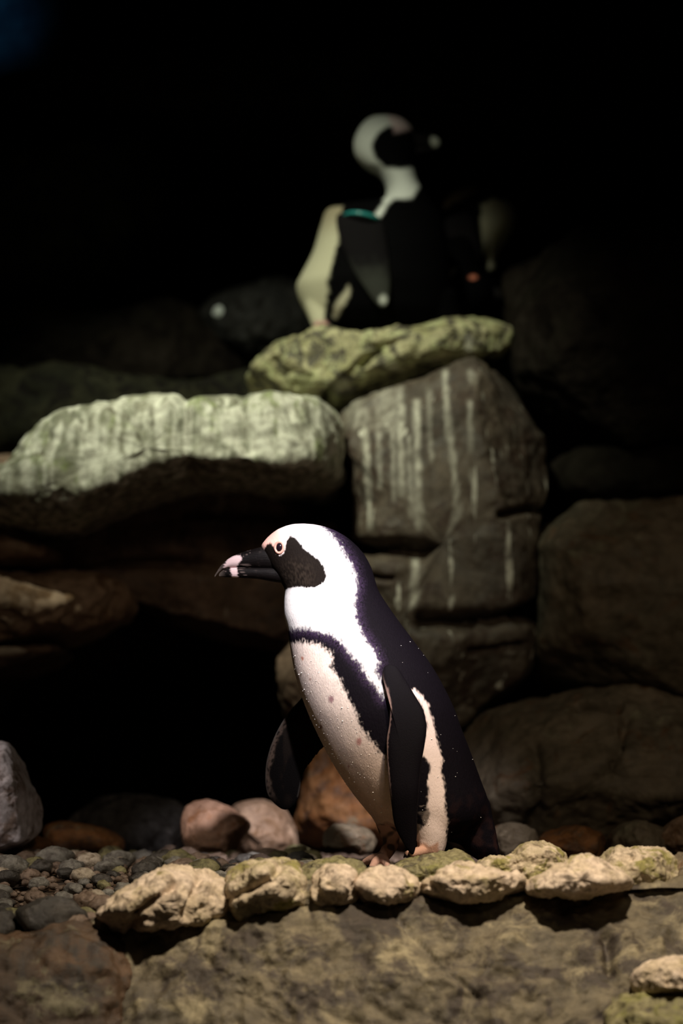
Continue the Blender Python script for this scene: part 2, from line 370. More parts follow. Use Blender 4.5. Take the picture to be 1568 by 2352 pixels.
R('rock_column', 'rusty orange rock column at the side of the dark hollow',
  [(690, 1660), (780, 1640), (900, 1640), (930, 1760), (920, 1960), (780, 1965), (684, 1950), (694, 1840), (702, 1750)],
  1.25, .20, .4, M['orange'], ex=.5, amp=.028, freq=7, seed=18, nth=240, nt=120, cuts=(12, .75, .95))
R('rock_block', 'dull grey-brown block standing on the rusty orange column',
  [(648, 1480), (760, 1450), (900, 1450), (920, 1660), (780, 1720), (700, 1715), (664, 1650), (644, 1580)],
  1.35, .20, .4, M['brown'], ex=.5, amp=.028, freq=7, seed=53, nth=220, nt=110, cuts=(10, .8, .97))
R('rock_block', 'tan brown cracked block jutting under the left end of the green ledge',
  [(-340, 1330), (-90, 1310), (60, 1312), (180, 1308), (262, 1335), (268, 1390), (180, 1430), (80, 1450), (-10, 1475), (-340, 1500)],
  1.35, .25, .4, M['tan'], ex=.5, amp=.034, freq=8, seed=19, nth=220, nt=120, cuts=(14, .7, .95))
R('rock_block', 'small wedge of tan rock between the green ledge and the cracked block',
  [(-340, 1180), (-90, 1185), (20, 1200), (60, 1235), (125, 1270), (60, 1296), (-340, 1310)],
  1.38, .22, .4, M['tan'], ex=.6, amp=.022, freq=8, seed=20, nth=160, nt=70)
R('rock_block', 'thin brown shelf of rock below the cracked tan block',
  [(-340, 1500), (-90, 1495), (0, 1492), (80, 1484), (140, 1490), (90, 1515), (0, 1540), (-340, 1580)],
  1.35, .2, .4, M['brown'], ex=.6, amp=.018, freq=8, seed=21, nth=140, nt=60)
R('boulder', 'big low grey-brown boulder behind the tail of the brightly lit penguin',
  [(1040, 1790), (1080, 1690), (1150, 1630), (1260, 1596), (1400, 1578), (1520, 1592), (1640, 1620), (1720, 1750), (1720, 1960), (1400, 1965), (1120, 1965), (1050, 1930)],
  1.0, .30, .45, M['boulder'], ex=.58, amp=.03, freq=6, seed=22, nth=320, nt=170, cuts=(16, .72, .96), cracks=[([(1230, 1720), (1240, 1850), (1210, 1900)], 14, .02), ([(1330, 1625), (1420, 1628)], 9, .03), ([(1440, 1650), (1400, 1780)], 12, .02)])
R('boulder', 'large dark upright boulder resting above the low grey-brown boulder',
  [(1262, 1190), (1330, 1160), (1480, 1150), (1700, 1150), (1760, 1350), (1720, 1600), (1560, 1600), (1420, 1572), (1290, 1545), (1252, 1500), (1256, 1340)],
  1.35, .26, .5, M['boulder'], ex=.5, amp=.03, freq=5, seed=23, nth=280, nt=140, cuts=(14, .75, .96))
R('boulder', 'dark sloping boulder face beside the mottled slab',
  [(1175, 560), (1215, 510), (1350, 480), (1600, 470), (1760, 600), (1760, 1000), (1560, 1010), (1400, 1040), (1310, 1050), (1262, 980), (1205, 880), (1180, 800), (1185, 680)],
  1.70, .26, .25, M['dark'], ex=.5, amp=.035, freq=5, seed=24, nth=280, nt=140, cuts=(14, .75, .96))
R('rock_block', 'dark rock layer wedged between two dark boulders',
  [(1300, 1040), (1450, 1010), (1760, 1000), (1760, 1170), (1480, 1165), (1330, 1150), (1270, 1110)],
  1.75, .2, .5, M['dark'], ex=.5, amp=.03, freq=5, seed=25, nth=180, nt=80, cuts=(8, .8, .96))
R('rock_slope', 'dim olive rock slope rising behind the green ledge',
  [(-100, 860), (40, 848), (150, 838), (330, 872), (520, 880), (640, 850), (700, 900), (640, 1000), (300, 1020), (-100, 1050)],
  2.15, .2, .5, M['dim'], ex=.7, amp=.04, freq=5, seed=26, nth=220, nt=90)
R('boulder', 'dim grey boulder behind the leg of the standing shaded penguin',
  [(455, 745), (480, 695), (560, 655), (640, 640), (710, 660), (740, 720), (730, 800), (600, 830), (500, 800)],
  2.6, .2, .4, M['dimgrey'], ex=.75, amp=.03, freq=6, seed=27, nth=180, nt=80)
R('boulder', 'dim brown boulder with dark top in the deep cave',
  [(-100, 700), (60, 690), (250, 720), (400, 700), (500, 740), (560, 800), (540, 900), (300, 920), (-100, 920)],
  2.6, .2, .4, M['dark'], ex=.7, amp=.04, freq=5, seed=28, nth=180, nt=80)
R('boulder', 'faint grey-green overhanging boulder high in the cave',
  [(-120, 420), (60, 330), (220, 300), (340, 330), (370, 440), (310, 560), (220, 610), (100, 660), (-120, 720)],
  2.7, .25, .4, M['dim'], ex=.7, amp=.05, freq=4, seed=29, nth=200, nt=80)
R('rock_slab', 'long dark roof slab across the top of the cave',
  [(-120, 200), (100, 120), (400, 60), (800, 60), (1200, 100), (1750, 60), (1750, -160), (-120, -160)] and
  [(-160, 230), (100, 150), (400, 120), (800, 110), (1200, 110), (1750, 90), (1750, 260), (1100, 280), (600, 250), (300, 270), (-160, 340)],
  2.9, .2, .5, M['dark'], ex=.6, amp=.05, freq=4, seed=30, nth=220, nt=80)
# ---- stones lying on the far floor
R('stone', 'bright pinkish-grey angular stone by the end of the gravel',
  [(-70, 1740), (-10, 1705), (30, 1740), (55, 1800), (84, 1845), (80, 1890), (60, 1930), (-70, 1945)],
  .42, .09, .12, M['pinkgrey'], 'stone', ex=.6, amp=.012, freq=14, seed=41, nth=140, nt=70, cuts=(12, .7, .92))
R('stone', 'pinkish rust-coloured boulder in front of the dark hollow',
  [(416, 1890), (424, 1858), (460, 1840), (500, 1845), (545, 1870), (568, 1895), (552, 1930), (520, 1975), (460, 1970), (425, 1935)],
  .75, .07, .10, M['rust'], 'stone', ex=.7, amp=.012, freq=12, seed=42, nth=140, nt=70, cuts=(12, .75, .95))
R('stone', 'brown rounded stone half hidden behind the rust-coloured boulder',
  [(520, 1875), (550, 1845), (600, 1838), (645, 1855), (668, 1890), (680, 1960), (600, 1970), (530, 1960)],
  .98, .08, .10, M['tan'], 'stone', ex=.8, amp=.012, freq=12, seed=43, nth=140, nt=60, cuts=(9, .7, .95))
R('stone', 'low dark slate mound at the mouth of the hollow',
  [(150, 1900), (190, 1850), (260, 1828), (350, 1836), (420, 1860), (440, 1920), (420, 1965), (250, 1970), (160, 1960)],
  1.10, .10, .14, M['slate'], 'stone', ex=.75, amp=.02, freq=9, seed=44, nth=160, nt=70, cuts=(10, .7, .95))
R('stone', 'flat orange stone in front of the slate mound',
  [(100, 1915), (125, 1890), (190, 1895), (250, 1910), (280, 1935), (260, 1965), (130, 1960)],
  .80, .08, .08, M['orange'], 'stone', ex=.8, amp=.012, freq=12, seed=45, nth=120, nt=50)
R('stone', 'low orange-brown stone beside the bright angular stone',
  [(-60, 1925), (20, 1915), (80, 1922), (120, 1945), (80, 1975), (-60, 1975)],
  .62, .08, .08, M['orange'], 'stone', ex=.8, amp=.010, freq=12, seed=46, nth=120, nt=50)
R('stone', 'pale grey stone at the foot of the orange column',
  [(742, 1925), (765, 1902), (800, 1898), (840, 1910), (860, 1935), (830, 1958), (760, 1955)],
  .62, .05, .06, M['boulder'], 'stone', ex=.65, amp=.013, freq=15, seed=47, nth=120, nt=70, cuts=(12, .65, .92))
R('stone', 'small buff stone next to the penguin tail at the boulder foot',
  [(1130, 1945), (1140, 1905), (1180, 1893), (1222, 1905), (1232, 1940), (1200, 1970), (1145, 1970)],
  .55, .05, .06, M['boulder'], 'stone', ex=.65, amp=.013, freq=15, seed=48, nth=120, nt=70, cuts=(12, .65, .92))
R('stone', 'rust brown stone at the foot of the low boulder',
  [(1240, 1940), (1262, 1912), (1330, 1900), (1390, 1915), (1402, 1950), (1370, 1975), (1260, 1975)],
  .52, .06, .06, M['orange'], 'stone', ex=.65, amp=.013, freq=15, seed=49, nth=120, nt=70, cuts=(12, .65, .92))
R('stone', 'rounded dull brown stone at the foot of the low boulder',
  [(1405, 1935), (1425, 1900), (1470, 1890), (1520, 1905), (1545, 1940), (1520, 1972), (1420, 1972)],
  .50, .06, .06, M['boulder'], 'stone', ex=.65, amp=.013, freq=15, seed=50, nth=120, nt=70, cuts=(12, .65, .92))
R('stone', 'rusty stone wedged at the end of the low boulder',
  [(1520, 1930), (1560, 1880), (1640, 1880), (1680, 1960), (1560, 1975)],
  .48, .06, .06, M['tan'], 'stone', ex=.65, amp=.013, freq=15, seed=51, nth=120, nt=70, cuts=(12, .65, .92))
R('stone', 'tiny white stone glinting beside the dim grey boulder',
  [(488, 722), (494, 704), (508, 700), (518, 710), (516, 726), (500, 732)],
  2.44, .025, .06, plain_mat('white_stone', (.85, .88, .84), .5), 'stone', ex=.8, amp=.004, freq=40, seed=52, nth=50, nt=30)

# ---- the front: big rock and its rim of pale stones
R('foreground_rock', 'broad mottled olive-brown rock face below the row of pale stones',
  [(150, 2260), (232, 2132), (400, 2118), (560, 2096), (720, 2076), (900, 2066), (1100, 2056), (1300, 2046), (1500, 2040), (1800, 2036), (2100, 2200), (2100, 2700), (1500, 2900), (600, 2900), (-60, 2700), (20, 2420)],
  -.34, .25, .12, M['fore'], fr=0, lean=.20, ex=.42, amp=.030, freq=8, seed=61, nth=620, nt=300, fine=.35, facet=.8, cuts=(10, .8, .97), cracks=[([(900, 2100), (1010, 2230), (1100, 2300)], 5, .008), ([(1390, 2160), (1400, 2230)], 12, .02), ([(1130, 2250), (1180, 2245)], 16, .010)])
R('foreground_rock', 'dark wet brown rock slope below the gravel',
  [(-300, 2130), (-40, 2140), (80, 2128), (200, 2118), (300, 2150), (340, 2300), (320, 2600), (100, 2800), (-300, 2800)],
  -.36, .20, .12, M['foreleft'], fr=0, lean=.20, ex=.5, amp=.024, freq=9, seed=62, nth=320, nt=160, fine=.4)
def rim(label, pts, Y, tf, tb, mat, **kw):
    k = dict(fr=0, ex=.62, amp=.014, freq=17, nth=200, nt=110, fine=.4, facet=.9, cuts=(12, .70, .95)); k.update(kw)
    return rock('rim_stone', label, pts, Y, tf, tb, mat, 'stone', None, **k)
rim('largest pale ribbed stone at the low end of the rim beside the gravel', [(214, 2120), (250, 2085), (300, 2045), (350, 2015), (420, 2000), (480, 2012), (512, 2040), (522, 2070), (500, 2098), (420, 2120), (320, 2132), (240, 2138)], -.41, .09, .10, M['pale'], seed=71, amp=.014, facet=1.0, cracks=[([(310, 2100), (350, 2070), (400, 2035)], 9, .016), ([(420, 2100), (440, 2060), (455, 2025)], 9, .014), ([(300, 2130), (330, 2105)], 8, .012)])
rim('pale folded stone with an olive moss hollow next to the largest rim stone', [(520, 2090), (528, 2040), (535, 1995), (590, 1986), (640, 1976), (680, 1994), (698, 2040), (690, 2078), (620, 2094), (560, 2104)], -.42, .07, .08, M['pale2'], seed=72, cracks=[([(530, 2062), (580, 2045), (625, 2020), (640, 2000)], 9, .014)])
rim('flat brownish pale stone behind the toes of the lit penguin', [(690, 2030), (700, 1994), (750, 1978), (810, 1984), (838, 2004), (830, 2040), (720, 2052)], -.28, .06, .08, M['mossy'], seed=73)
rim('lumpy cream stone on the rim below the penguin foot', [(724, 2058), (732, 2020), (760, 1996), (800, 1998), (815, 2024), (808, 2060), (770, 2074), (736, 2072)], -.43, .05, .06, M['pale'], seed=74)
rim('cream knobbly stone on the rim below the near flipper', [(812, 2060), (818, 2032), (850, 2010), (900, 1998), (930, 2008), (950, 2030), (940, 2056), (890, 2068), (840, 2074)], -.43, .05, .06, M['pale'], seed=75)
rim('mossy stone under the feet of the lit penguin', [(890, 2030), (915, 2000), (960, 1978), (1040, 1958), (1066, 1966), (1080, 2000), (1050, 2040), (940, 2050)], -.20, .08, .12, M['mossy'], seed=76)
rim('long cream stone on the rim below the penguin tail', [(945, 2050), (990, 2020), (1040, 1994), (1090, 1990), (1140, 2004), (1190, 2016), (1206, 2036), (1180, 2054), (1080, 2062), (990, 2060)], -.42, .06, .07, M['pale'], seed=77)
rim('tall mossy pale stone just behind the rim next to the penguin tail', [(1090, 2020), (1110, 1984), (1180, 1972), (1210, 1946), (1252, 1938), (1290, 1954), (1310, 1990), (1290, 2030), (1160, 2035)], -.26, .06, .08, M['pale2'], seed=78)
rim('cream stone with smooth rounded top on the rim', [(1214, 2046), (1240, 2016), (1290, 1990), (1340, 1974), (1390, 1988), (1430, 2010), (1440, 2036), (1380, 2048), (1280, 2056)], -.42, .07, .08, M['pale'], seed=79)
rim('rough mossy end stone of the rim by the low boulder', [(1360, 2030), (1390, 1980), (1420, 1954), (1470, 1950), (1520, 1952), (1546, 1990), (1552, 2030), (1500, 2046), (1400, 2046)], -.30, .07, .09, M['pale2'], seed=80, amp=.015)
rim('dark stone at the far end of the rim', [(1540, 2040), (1552, 1985), (1600, 1960), (1680, 1970), (1700, 2040), (1600, 2055)], -.30, .06, .09, M['boulder'], seed=81)
rim('dark gap stone between the folded stone and the lumpy cream stone', [(690, 2080), (694, 2046), (720, 2036), (742, 2046), (740, 2078), (712, 2088)], -.41, .04, .05, M['fore'], seed=82, nth=90, nt=40)
rim('cream stone lodged low on the face of the foreground rock', [(1462, 2260), (1474, 2232), (1520, 2216), (1580, 2210), (1660, 2225), (1670, 2280), (1560, 2292), (1484, 2288)], -.57, .06, .08, M['pale'], seed=83)
rim('grey mossy lump on the foreground rock beneath the low cream stone', [(1400, 2352), (1420, 2310), (1480, 2288), (1580, 2290), (1700, 2320), (1700, 2420), (1440, 2420)], -.58, .07, .10, M['mossy'], seed=84)

# ---- gravel: individual pebbles, then finer gravel
def pebble_mesh(seed, nu=26, nv=16):
    a = np.linspace(0, 2 * math.pi, nu, endpoint=False)[:, None]; b = np.linspace(0, math.pi, nv)[None]
    p = np.stack(np.broadcast_arrays(np.cos(a) * np.sin(b), np.sin(a) * np.sin(b), np.cos(b) + 0 * a), -1)
    r = 1 + .35 * fbm(p * 1.3, 3, seed) + .10 * fbm(p * 4, 2, seed + 3)
    p = p * r[..., None] * np.array([1, .85, .62])
    return p.reshape(-1, 3), grid_faces(nu, nv, True)
peb_src = [pebble_mesh(100 + k) for k in range(8)]
peb_me = {}
for kd, mt in PEB.items():
    for k, (v, f) in enumerate(peb_src):
        me = make_mesh('pebble', v, f); me.materials.append(mt); peb_me[kd, k] = me
PEB_LABEL = {'brown': 'small wet brown pebble lying in the gravel bed behind the rim stones',
             'grey': 'small smooth grey pebble lying in the gravel bed behind the rim stones',
             'dark': 'small wet blackish pebble lying in the gravel bed behind the rim stones',
             'pale': 'small pale buff pebble lying in the gravel bed behind the rim stones',
             'olive': 'small olive mossy pebble lying in the gravel bed behind the rim stones'}
LAND = [(float(P(a, 1950, b)[0]), b, t) for a, b, t in ((340, -.38, 'biggest rim stone'), (20, .42, 'bright angular stone'), (490, .75, 'rust-coloured boulder'), (600, .95, 'half hidden brown stone'), (300, 1.05, 'dark slate mound'), (190, .78, 'flat orange stone'), (790, .6, 'foot of the orange column'), (118, -.4, 'large black pebble'), (600, -.35, 'folded stone with moss hollow'), (20, .62, 'low orange-brown stone'))]
def put_pebble(kd, k, x, y, s, rz, label=None, group='gravel pebbles', sink=.25, tilt=0.0):
    o = bpy.data.objects.new('pebble', peb_me[kd, k]); COL.objects.link(o)
    o.scale = (s, s, s); o.rotation_euler = (tilt, tilt * .6, rz)
    o.location = (x, y, float(floor_z(np.array(x), np.array(y))) + s * .62 * (1 - sink))
    if not label:
        near = min(LAND, key=lambda a: (a[0] - x) ** 2 + (a[1] - y) ** 2)
        label_ = PEB_LABEL[kd].replace('lying in the gravel bed behind the rim stones', 'in the gravel near the ' + near[2])
    tag(o, label or label_, 'pebble', group if not label else None); return o
def on_floor(px, py, Y):
    p = P(px, py, Y); return float(p[0]), Y
# larger single pebbles that the photograph shows
for kd, k, px, Y, s, rz, lab in (
    ('dark', 0, 118, -.40, .050, .4, 'large glossy black pebble beside the biggest rim stone'),
    ('pale', 1, 12, -.38, .032, 1.0, 'round pale pebble next to the large black pebble'),
    ('brown', 2, 205, -.22, .030, 2.0, 'ridged pinkish brown pebble behind the large black pebble'),
    ('grey', 3, 125, .25, .036, .8, 'broad grey pebble near the flat orange stone'),
    ('pale', 4, 268, .30, .018, .1, 'small whitish pebble catching light in front of the slate mound'),
    ('olive', 5, 408, .25, .030, 1.7, 'rounded olive-grey pebble in front of the rust-coloured boulder'),
    ('olive', 6, 470, .05, .026, .3, 'yellow-green mossy pebble behind the biggest rim stone'),
    ('grey', 7, 20, .10, .034, 2.6, 'grey pebble near the bright angular stone'),
    ('dark', 3, -15, -.40, .045, 2.1, 'dark pebble at the edge of the wet brown slope'),
    ('grey', 5, 690, .30, .026, .9, 'grey pebble near the foot of the orange column')):
    x, y = on_floor(px, 1950, Y); put_pebble(kd, k, x, y, s, rz, lab)
kinds = ['brown'] * 8 + ['grey'] * 6 + ['dark'] * 4 + ['pale'] * 2 + ['olive'] * 4
cnt = 0; placed = []
while cnt < 235:
    Y = RNG.uniform(-.42, .85); px = RNG.uniform(-60, 720 if Y > -.22 else 330 if Y > -.3 else 225)
    x = float(P(px, 1950, Y)[0]); s = RNG.uniform(.010, .026) * (1.15 if Y > .2 else 1)
    if any((x - a) ** 2 + (Y - b) ** 2 < (.88 * (s + c)) ** 2 for a, b, c in placed): continue
    placed.append((x, Y, s))
    put_pebble(kinds[RNG.integers(len(kinds))], int(RNG.integers(8)), x, Y, s, RNG.uniform(0, 6.28), tilt=RNG.uniform(-.3, .3)); cnt += 1
vv, ff, off = [], [], 0
base_v, base_f = pebble_mesh(300, 8, 6)
for i in range(5200):
    Y = RNG.uniform(-.42, 1.3); x = float(P(RNG.uniform(-100, 1600), 1950, Y)[0])
    if x > -.02 and Y < -.1: continue
    s = RNG.uniform(.004, .010); a = RNG.uniform(0, 6.28)
    Rz = np.array([[math.cos(a), -math.sin(a), 0], [math.sin(a), math.cos(a), 0], [0, 0, 1]])
    vv.append(base_v @ Rz.T * s + np.array([x, Y, float(floor_z(np.array(x), np.array(Y))) + s * .35])); ff.append(base_f + off); off += len(base_v)
g = link('fine_gravel', make_mesh('fine_gravel', np.vstack(vv), np.vstack(ff)), PEB['brown'])
tag(g, 'fine wet brown gravel between the pebbles and boulders', 'gravel', None, 'stuff')

# ------------------------------------------------------------------ penguins
def loft_h(left, right, depth, n_ring=150, n_th=64, Y0=0.0, pw=2.0):
    """closed body from horizontal slices; left/right outlines (px,py) and half depth (py, m)"""
    L = np.array(left, float); Rr = np.array(right, float); Dp = np.array(depth, float)
    y0, y1 = L[0, 1], L[-1, 1]
    t = np.linspace(0, math.pi, n_ring); ys = y0 + (y1 - y0) * (1 - np.cos(t)) / 2
    def curve(A):                                                       # smooth x(y)
        c = catmull(A, 600, False); o = np.argsort(c[:, 1]); return np.interp(ys, c[o, 1], c[o, 0])
    xl, xr = curve(L), curve(Rr); dp = np.interp(ys, Dp[:, 0], Dp[:, 1])
    k = np.ones(5) / 5; dp = np.convolve(np.pad(dp, 2, 'edge'), k, 'valid'); dp[0] = dp[-1] = 1e-4
    wl = P(xl, ys, Y0); wr = P(xr, ys, Y0)
    th = np.linspace(0, 2 * math.pi, n_th, endpoint=False)
    c, s = np.cos(th), np.sin(th); e = 2 / pw
    c = np.sign(c) * np.abs(c) ** e; s = np.sign(s) * np.abs(s) ** e
    cx = (wl[:, 0] + wr[:, 0]) / 2; ax = (wr[:, 0] - wl[:, 0]) / 2
    v = np.stack([cx[:, None] + ax[:, None] * c, Y0 + dp[:, None] * s, np.repeat(wl[:, 2:3], n_th, 1)], -1)
    v = np.swapaxes(v, 0, 1)                                             # (th, ring)
    return v.reshape(-1, 3), grid_faces(n_th, n_ring, True)
def tube(pts, rad, n=14, flat=1.0):
    """closed tapered tube through points with rounded ends"""
    pts = np.asarray(pts, float); pr = np.c_[pts, rad]
    pr = catmull(pr, 10 * len(pts), False)
    p, r = pr[:, :3], np.maximum(pr[:, 3], 1e-4)
    d = np.gradient(p, axis=0); d /= np.linalg.norm(d, axis=1, keepdims=True)
    pre = [(p[0] - d[0] * r[0] * math.cos(a), r[0] * math.sin(a), d[0]) for a in (0.02, .5, 1.0)]
    post = [(p[-1] + d[-1] * r[-1] * math.cos(a), r[-1] * math.sin(a), d[-1]) for a in (1.0, .5, .02)]
    seq = pre + list(zip(p, r, d)) + post
    out = []; ref = np.array([0, 1, 0.01])
    for q, rr, dd in seq:
        u = np.cross(dd, ref); u /= np.linalg.norm(u); w = np.cross(u, dd)
        a = np.linspace(0, 2 * math.pi, n, endpoint=False)[:, None]
        out.append(q + rr * (np.cos(a) * w + np.sin(a) * u * flat))
    v = np.swapaxes(np.array(out), 0, 1)
    return v.reshape(-1, 3), grid_faces(n, len(seq), True)
def union(parts, voxel, smooth=6, name='body'):
    vs_, fs_, off = [], [], 0
    for v, f in parts: vs_.append(v); fs_.append(f + off); off += len(v)
    me = make_mesh('tmp', np.vstack(vs_), np.vstack(fs_)); o = bpy.data.objects.new('tmp', me); COL.objects.link(o)
    m = o.modifiers.new('r', 'REMESH'); m.mode = 'VOXEL'; m.voxel_size = voxel; m.use_smooth_shade = True
    s = o.modifiers.new('s', 'SMOOTH'); s.iterations = smooth; s.factor = .5
    dg = bpy.context.evaluated_depsgraph_get(); out = bpy.data.meshes.new_from_object(o.evaluated_get(dg))
    bpy.data.objects.remove(o); out.name = name
    out.polygons.foreach_set('use_smooth', np.ones(len(out.polygons), bool))
    return out
def coords(me):
    v = np.zeros(len(me.vertices) * 3, np.float32); me.vertices.foreach_get('co', v); return v.reshape(-1, 3).astype(float)
def blend(cols, mask, c): return cols * (1 - mask[:, None]) + np.asarray(c) * mask[:, None]
def edge(poly, x, y, jit, w=4.0): return sstep(w, -w, sdf(poly, x, y) + jit)
def finish(root_loc, me, mat, name, root):
    v = coords(me); me.vertices.foreach_set('co', (v - np.array(root_loc)).astype(np.float32).ravel()); me.update()
    o = bpy.data.objects.new(name, me); COL.objects.link(o); me.materials.append(mat); o.parent = root; return o
def root_empty(name, loc, label, cat='penguin', group=None):
    e = bpy.data.objects.new(name, None); COL.objects.link(e); e.location = loc; e.empty_display_size = .05
    tag(e, label, cat, group); return e
def blade(outline, Yf, thick, nth=150, nr=26):
    """thin flipper: outline in px, Yf(px,py)-> depth; lens-shaped cross-section"""
    c = catmull(outline, nth); m = c.mean(0)
    t = np.linspace(0, math.pi, 2 * nr + 1); r = np.sin(t) ** .75; dep = np.cos(t)
    px = m[0] + (c[:, None, 0] - m[0]) * r; py = m[1] + (c[:, None, 1] - m[1]) * r
    Y = Yf(px, py); v = P(px, py, Y); v[..., 1] += -dep * thick
    return v.reshape(-1, 3), grid_faces(nth, len(t), True), px.ravel(), py.ravel()
BLACK = np.array([.0042, .0030, .0052]); WHITE = np.array([.86, .84, .84])

# ---- near penguin
LEFT = [(693, 1203), (668, 1205), (640, 1215), (620, 1229), (606, 1244), (600, 1256), (607, 1275), (620, 1300), (637, 1325), (650, 1346), (654, 1358), (652, 1385), (653, 1415), (661, 1450), (668, 1500),
        (679, 1555), (698, 1615), (726, 1680), (765, 1755), (808, 1820), (846, 1868), (868, 1892), (900, 1910), (940, 1925)]
RIGHT = [(700, 1203), (728, 1206), (765, 1217), (800, 1237), (832, 1268), (852, 1303), (862, 1335), (872, 1362), (905, 1412), (942, 1462), (985, 1520), (1016, 1572), (1043, 1628), (1062, 1680), (1085, 1740),
         (1105, 1795), (1118, 1830), (1122, 1860), (1105, 1895), (1030, 1925)]
DEP = [(1203, .004), (1207, .016), (1215, .027), (1230, .037), (1250, .043), (1275, .046), (1310, .049), (1345, .050), (1380, .055), (1430, .068), (1490, .084), (1560, .096), (1640, .102), (1720, .100), (1800, .094), (1860, .088), (1890, .080), (1908, .064), (1920, .038), (1925, .004)]
parts = [loft_h(LEFT, RIGHT, DEP, 200, 80)]
def pt(px, py, Y): return P(px, py, Y)
# near thigh and foot (white flank runs into it), far leg stepping on a lower stone
parts.append(tube([pt(985, 1810, -.010), pt(988, 1865, -.047), pt(992, 1912, -.050), pt(991, 1940, -.050)], [.020, .032, .030, .024]))
parts.append(tube([pt(992, 1925, -.050), pt(988, 1950, -.050)], [.018, .013]))
for dx, dy in ((-46, .022), (-52, -.004), (-44, -.030)):
    parts.append(tube([pt(988, 1950, -.050), pt(988 + dx * .5, 1956, -.050 + dy * .6), pt(988 + dx, 1962, -.050 + dy)], [.010, .0085, .006]))
parts.append(tube([pt(890, 1860, .0), pt(892, 1900, -.005), pt(898, 1932, -.012), pt(886, 1960, -.028), pt(872, 1974, -.042)], [.026, .020, .014, .011, .010]))
for dx, dyp, dY in ((-38, 3, -.02), (-22, 15, -.062), (14, 13, -.075)):
    parts.append(tube([pt(876, 1972, -.040), pt(876 + dx * .55, 1972 + dyp * .5, -.02 + dY * .5), pt(876 + dx, 1977 + dyp, dY)], [.010, .008, .0055]))
# tail wedge
tl = [(1045, 1850), (1118, 1835), (1130, 1870), (1140, 1910), (1147, 1955), (1149, 1978), (1110, 1980), (1078, 1962), (1050, 1930), (1035, 1900)]
tv, tf_, _, _ = blade(tl, lambda x, y: 0 * x, .028, 90, 14); parts.append((tv, tf_))
parts.append(tube([pt(1040, 1890, 0), pt(1075, 1915, 0)], [.035, .022]))
body = union(parts, .0015, 7, 'body')
V = coords(body)
ed = np.zeros(len(body.edges) * 2, np.int32); body.edges.foreach_get('vertices', ed); ed = ed.reshape(-1, 2)
_, hy = proj(V); msk = sstep(1820, 1860, hy) * sstep(1946, 1932, hy); deg = np.bincount(ed.ravel(), minlength=len(V))[:, None]
ee = ed[(msk[ed[:, 0]] > 0) | (msk[ed[:, 1]] > 0)]
for _ in range(90):                                                     # soften the joins of thigh, belly and tail
    acc = np.zeros_like(V)
    for k in range(3):
        acc[:, k] = np.bincount(ee[:, 0], V[ee[:, 1], k], len(V)) + np.bincount(ee[:, 1], V[ee[:, 0], k], len(V))
    V += (.7 * msk)[:, None] * np.where(msk[:, None] > 0, acc / deg - V, 0)
body.vertices.foreach_set('co', V.astype(np.float32).ravel()); body.update()
Vn = V.copy(); Vn[:, 1] = -np.abs(V[:, 1])
sx, sy = proj(Vn)
q = V * 1.0
fe = noise(np.c_[V[:, 0] * 330 + V[:, 2] * 90, V[:, 1] * 330, V[:, 2] * 150 - V[:, 0] * 60], 3)
fe2 = noise(V * 90, 4); fe3 = noise(V * 420, 8)
jit = fe * 8 + fe2 * 3.5 + fe3 * 4
belly = [(560, 1484), (662, 1480), (700, 1475), (733, 1481), (756, 1497), (764, 1512), (760, 1530), (778, 1558), (792, 1592), (812, 1625), (826, 1662), (842, 1690), (862, 1715), (884, 1742), (900, 1790), (904, 1850), (908, 1905), (860, 1925), (700, 1800), (560, 1650)]
neck = [(560, 1180), (702, 1190), (742, 1212), (772, 1243), (792, 1277), (810, 1308), (818, 1345), (812, 1385), (815, 1420), (826, 1450), (842, 1476), (858, 1500), (866, 1520), (860, 1545), (876, 1568), (888, 1598), (880, 1602), (866, 1576), (846, 1556), (832, 1528), (806, 1500), (784, 1472), (762, 1458), (735, 1450), (700, 1442), (655, 1446), (560, 1446)]
face = [(540, 1264), (607, 1263), (611, 1254), (620, 1246), (628, 1254), (632, 1268), (642, 1276), (652, 1270), (655, 1254), (657, 1243), (666, 1233), (677, 1234), (686, 1245), (700, 1262), (715, 1272), (732, 1285), (744, 1304), (749, 1322), (743, 1338), (728, 1347), (706, 1350), (685, 1347), (664, 1350), (654, 1357), (540, 1362)]
flank = [(936, 1588), (950, 1583), (966, 1594), (982, 1618), (994, 1655), (1002, 1694), (1016, 1742), (1012, 1772), (1020, 1800), (1022, 1850), (1028, 1890), (1024, 1925), (1030, 1975), (950, 1975), (950, 1925), (962, 1908), (978, 1894), (985, 1872), (979, 1850), (986, 1825), (982, 1795), (990, 1768), (984, 1748), (970, 1735), (962, 1720), (974, 1698), (980, 1668), (974, 1632), (958, 1604)]
cols = np.tile(BLACK, (len(V), 1)) * (1 + .35 * fe3[:, None])
# brownish worn back feathers low down
cols = blend(cols, .6 * sstep(1780, 1950, sy) * sstep(-.1, .5, noise(V * 70, 5)) * sstep(1020, 1040, sx), (.030, .013, .012))
bm_ = edge(belly, sx, sy, jit, 7)
cols = blend(cols, bm_, np.array([.80, .68, .62]))
cols = blend(cols, .75 * bm_ * sstep(1560, 1890, sy + 40 * noise(V * 12, 14) - (sx - 800) * .25), (.55, .36, .27))  # spotlight fall-off painted in: belly browner towards the bottom
cols = cols * (1 - (.10 * bm_ * np.clip(fe3 + fe2, -1, 1))[:, None])
nk = edge(neck, sx, sy, jit, 8)
cols = blend(cols, .75 * (sdf(neck, sx, sy) > 0) * sstep(32, -6, sdf(neck, sx, sy) + fe * 9) * sstep(-.8, .6, fe3 + fe) * (1 - bm_), (.075, .045, .105)); cols = blend(cols, nk, WHITE)  # violet rim outside the white neck: lens bloom painted into the feather colour
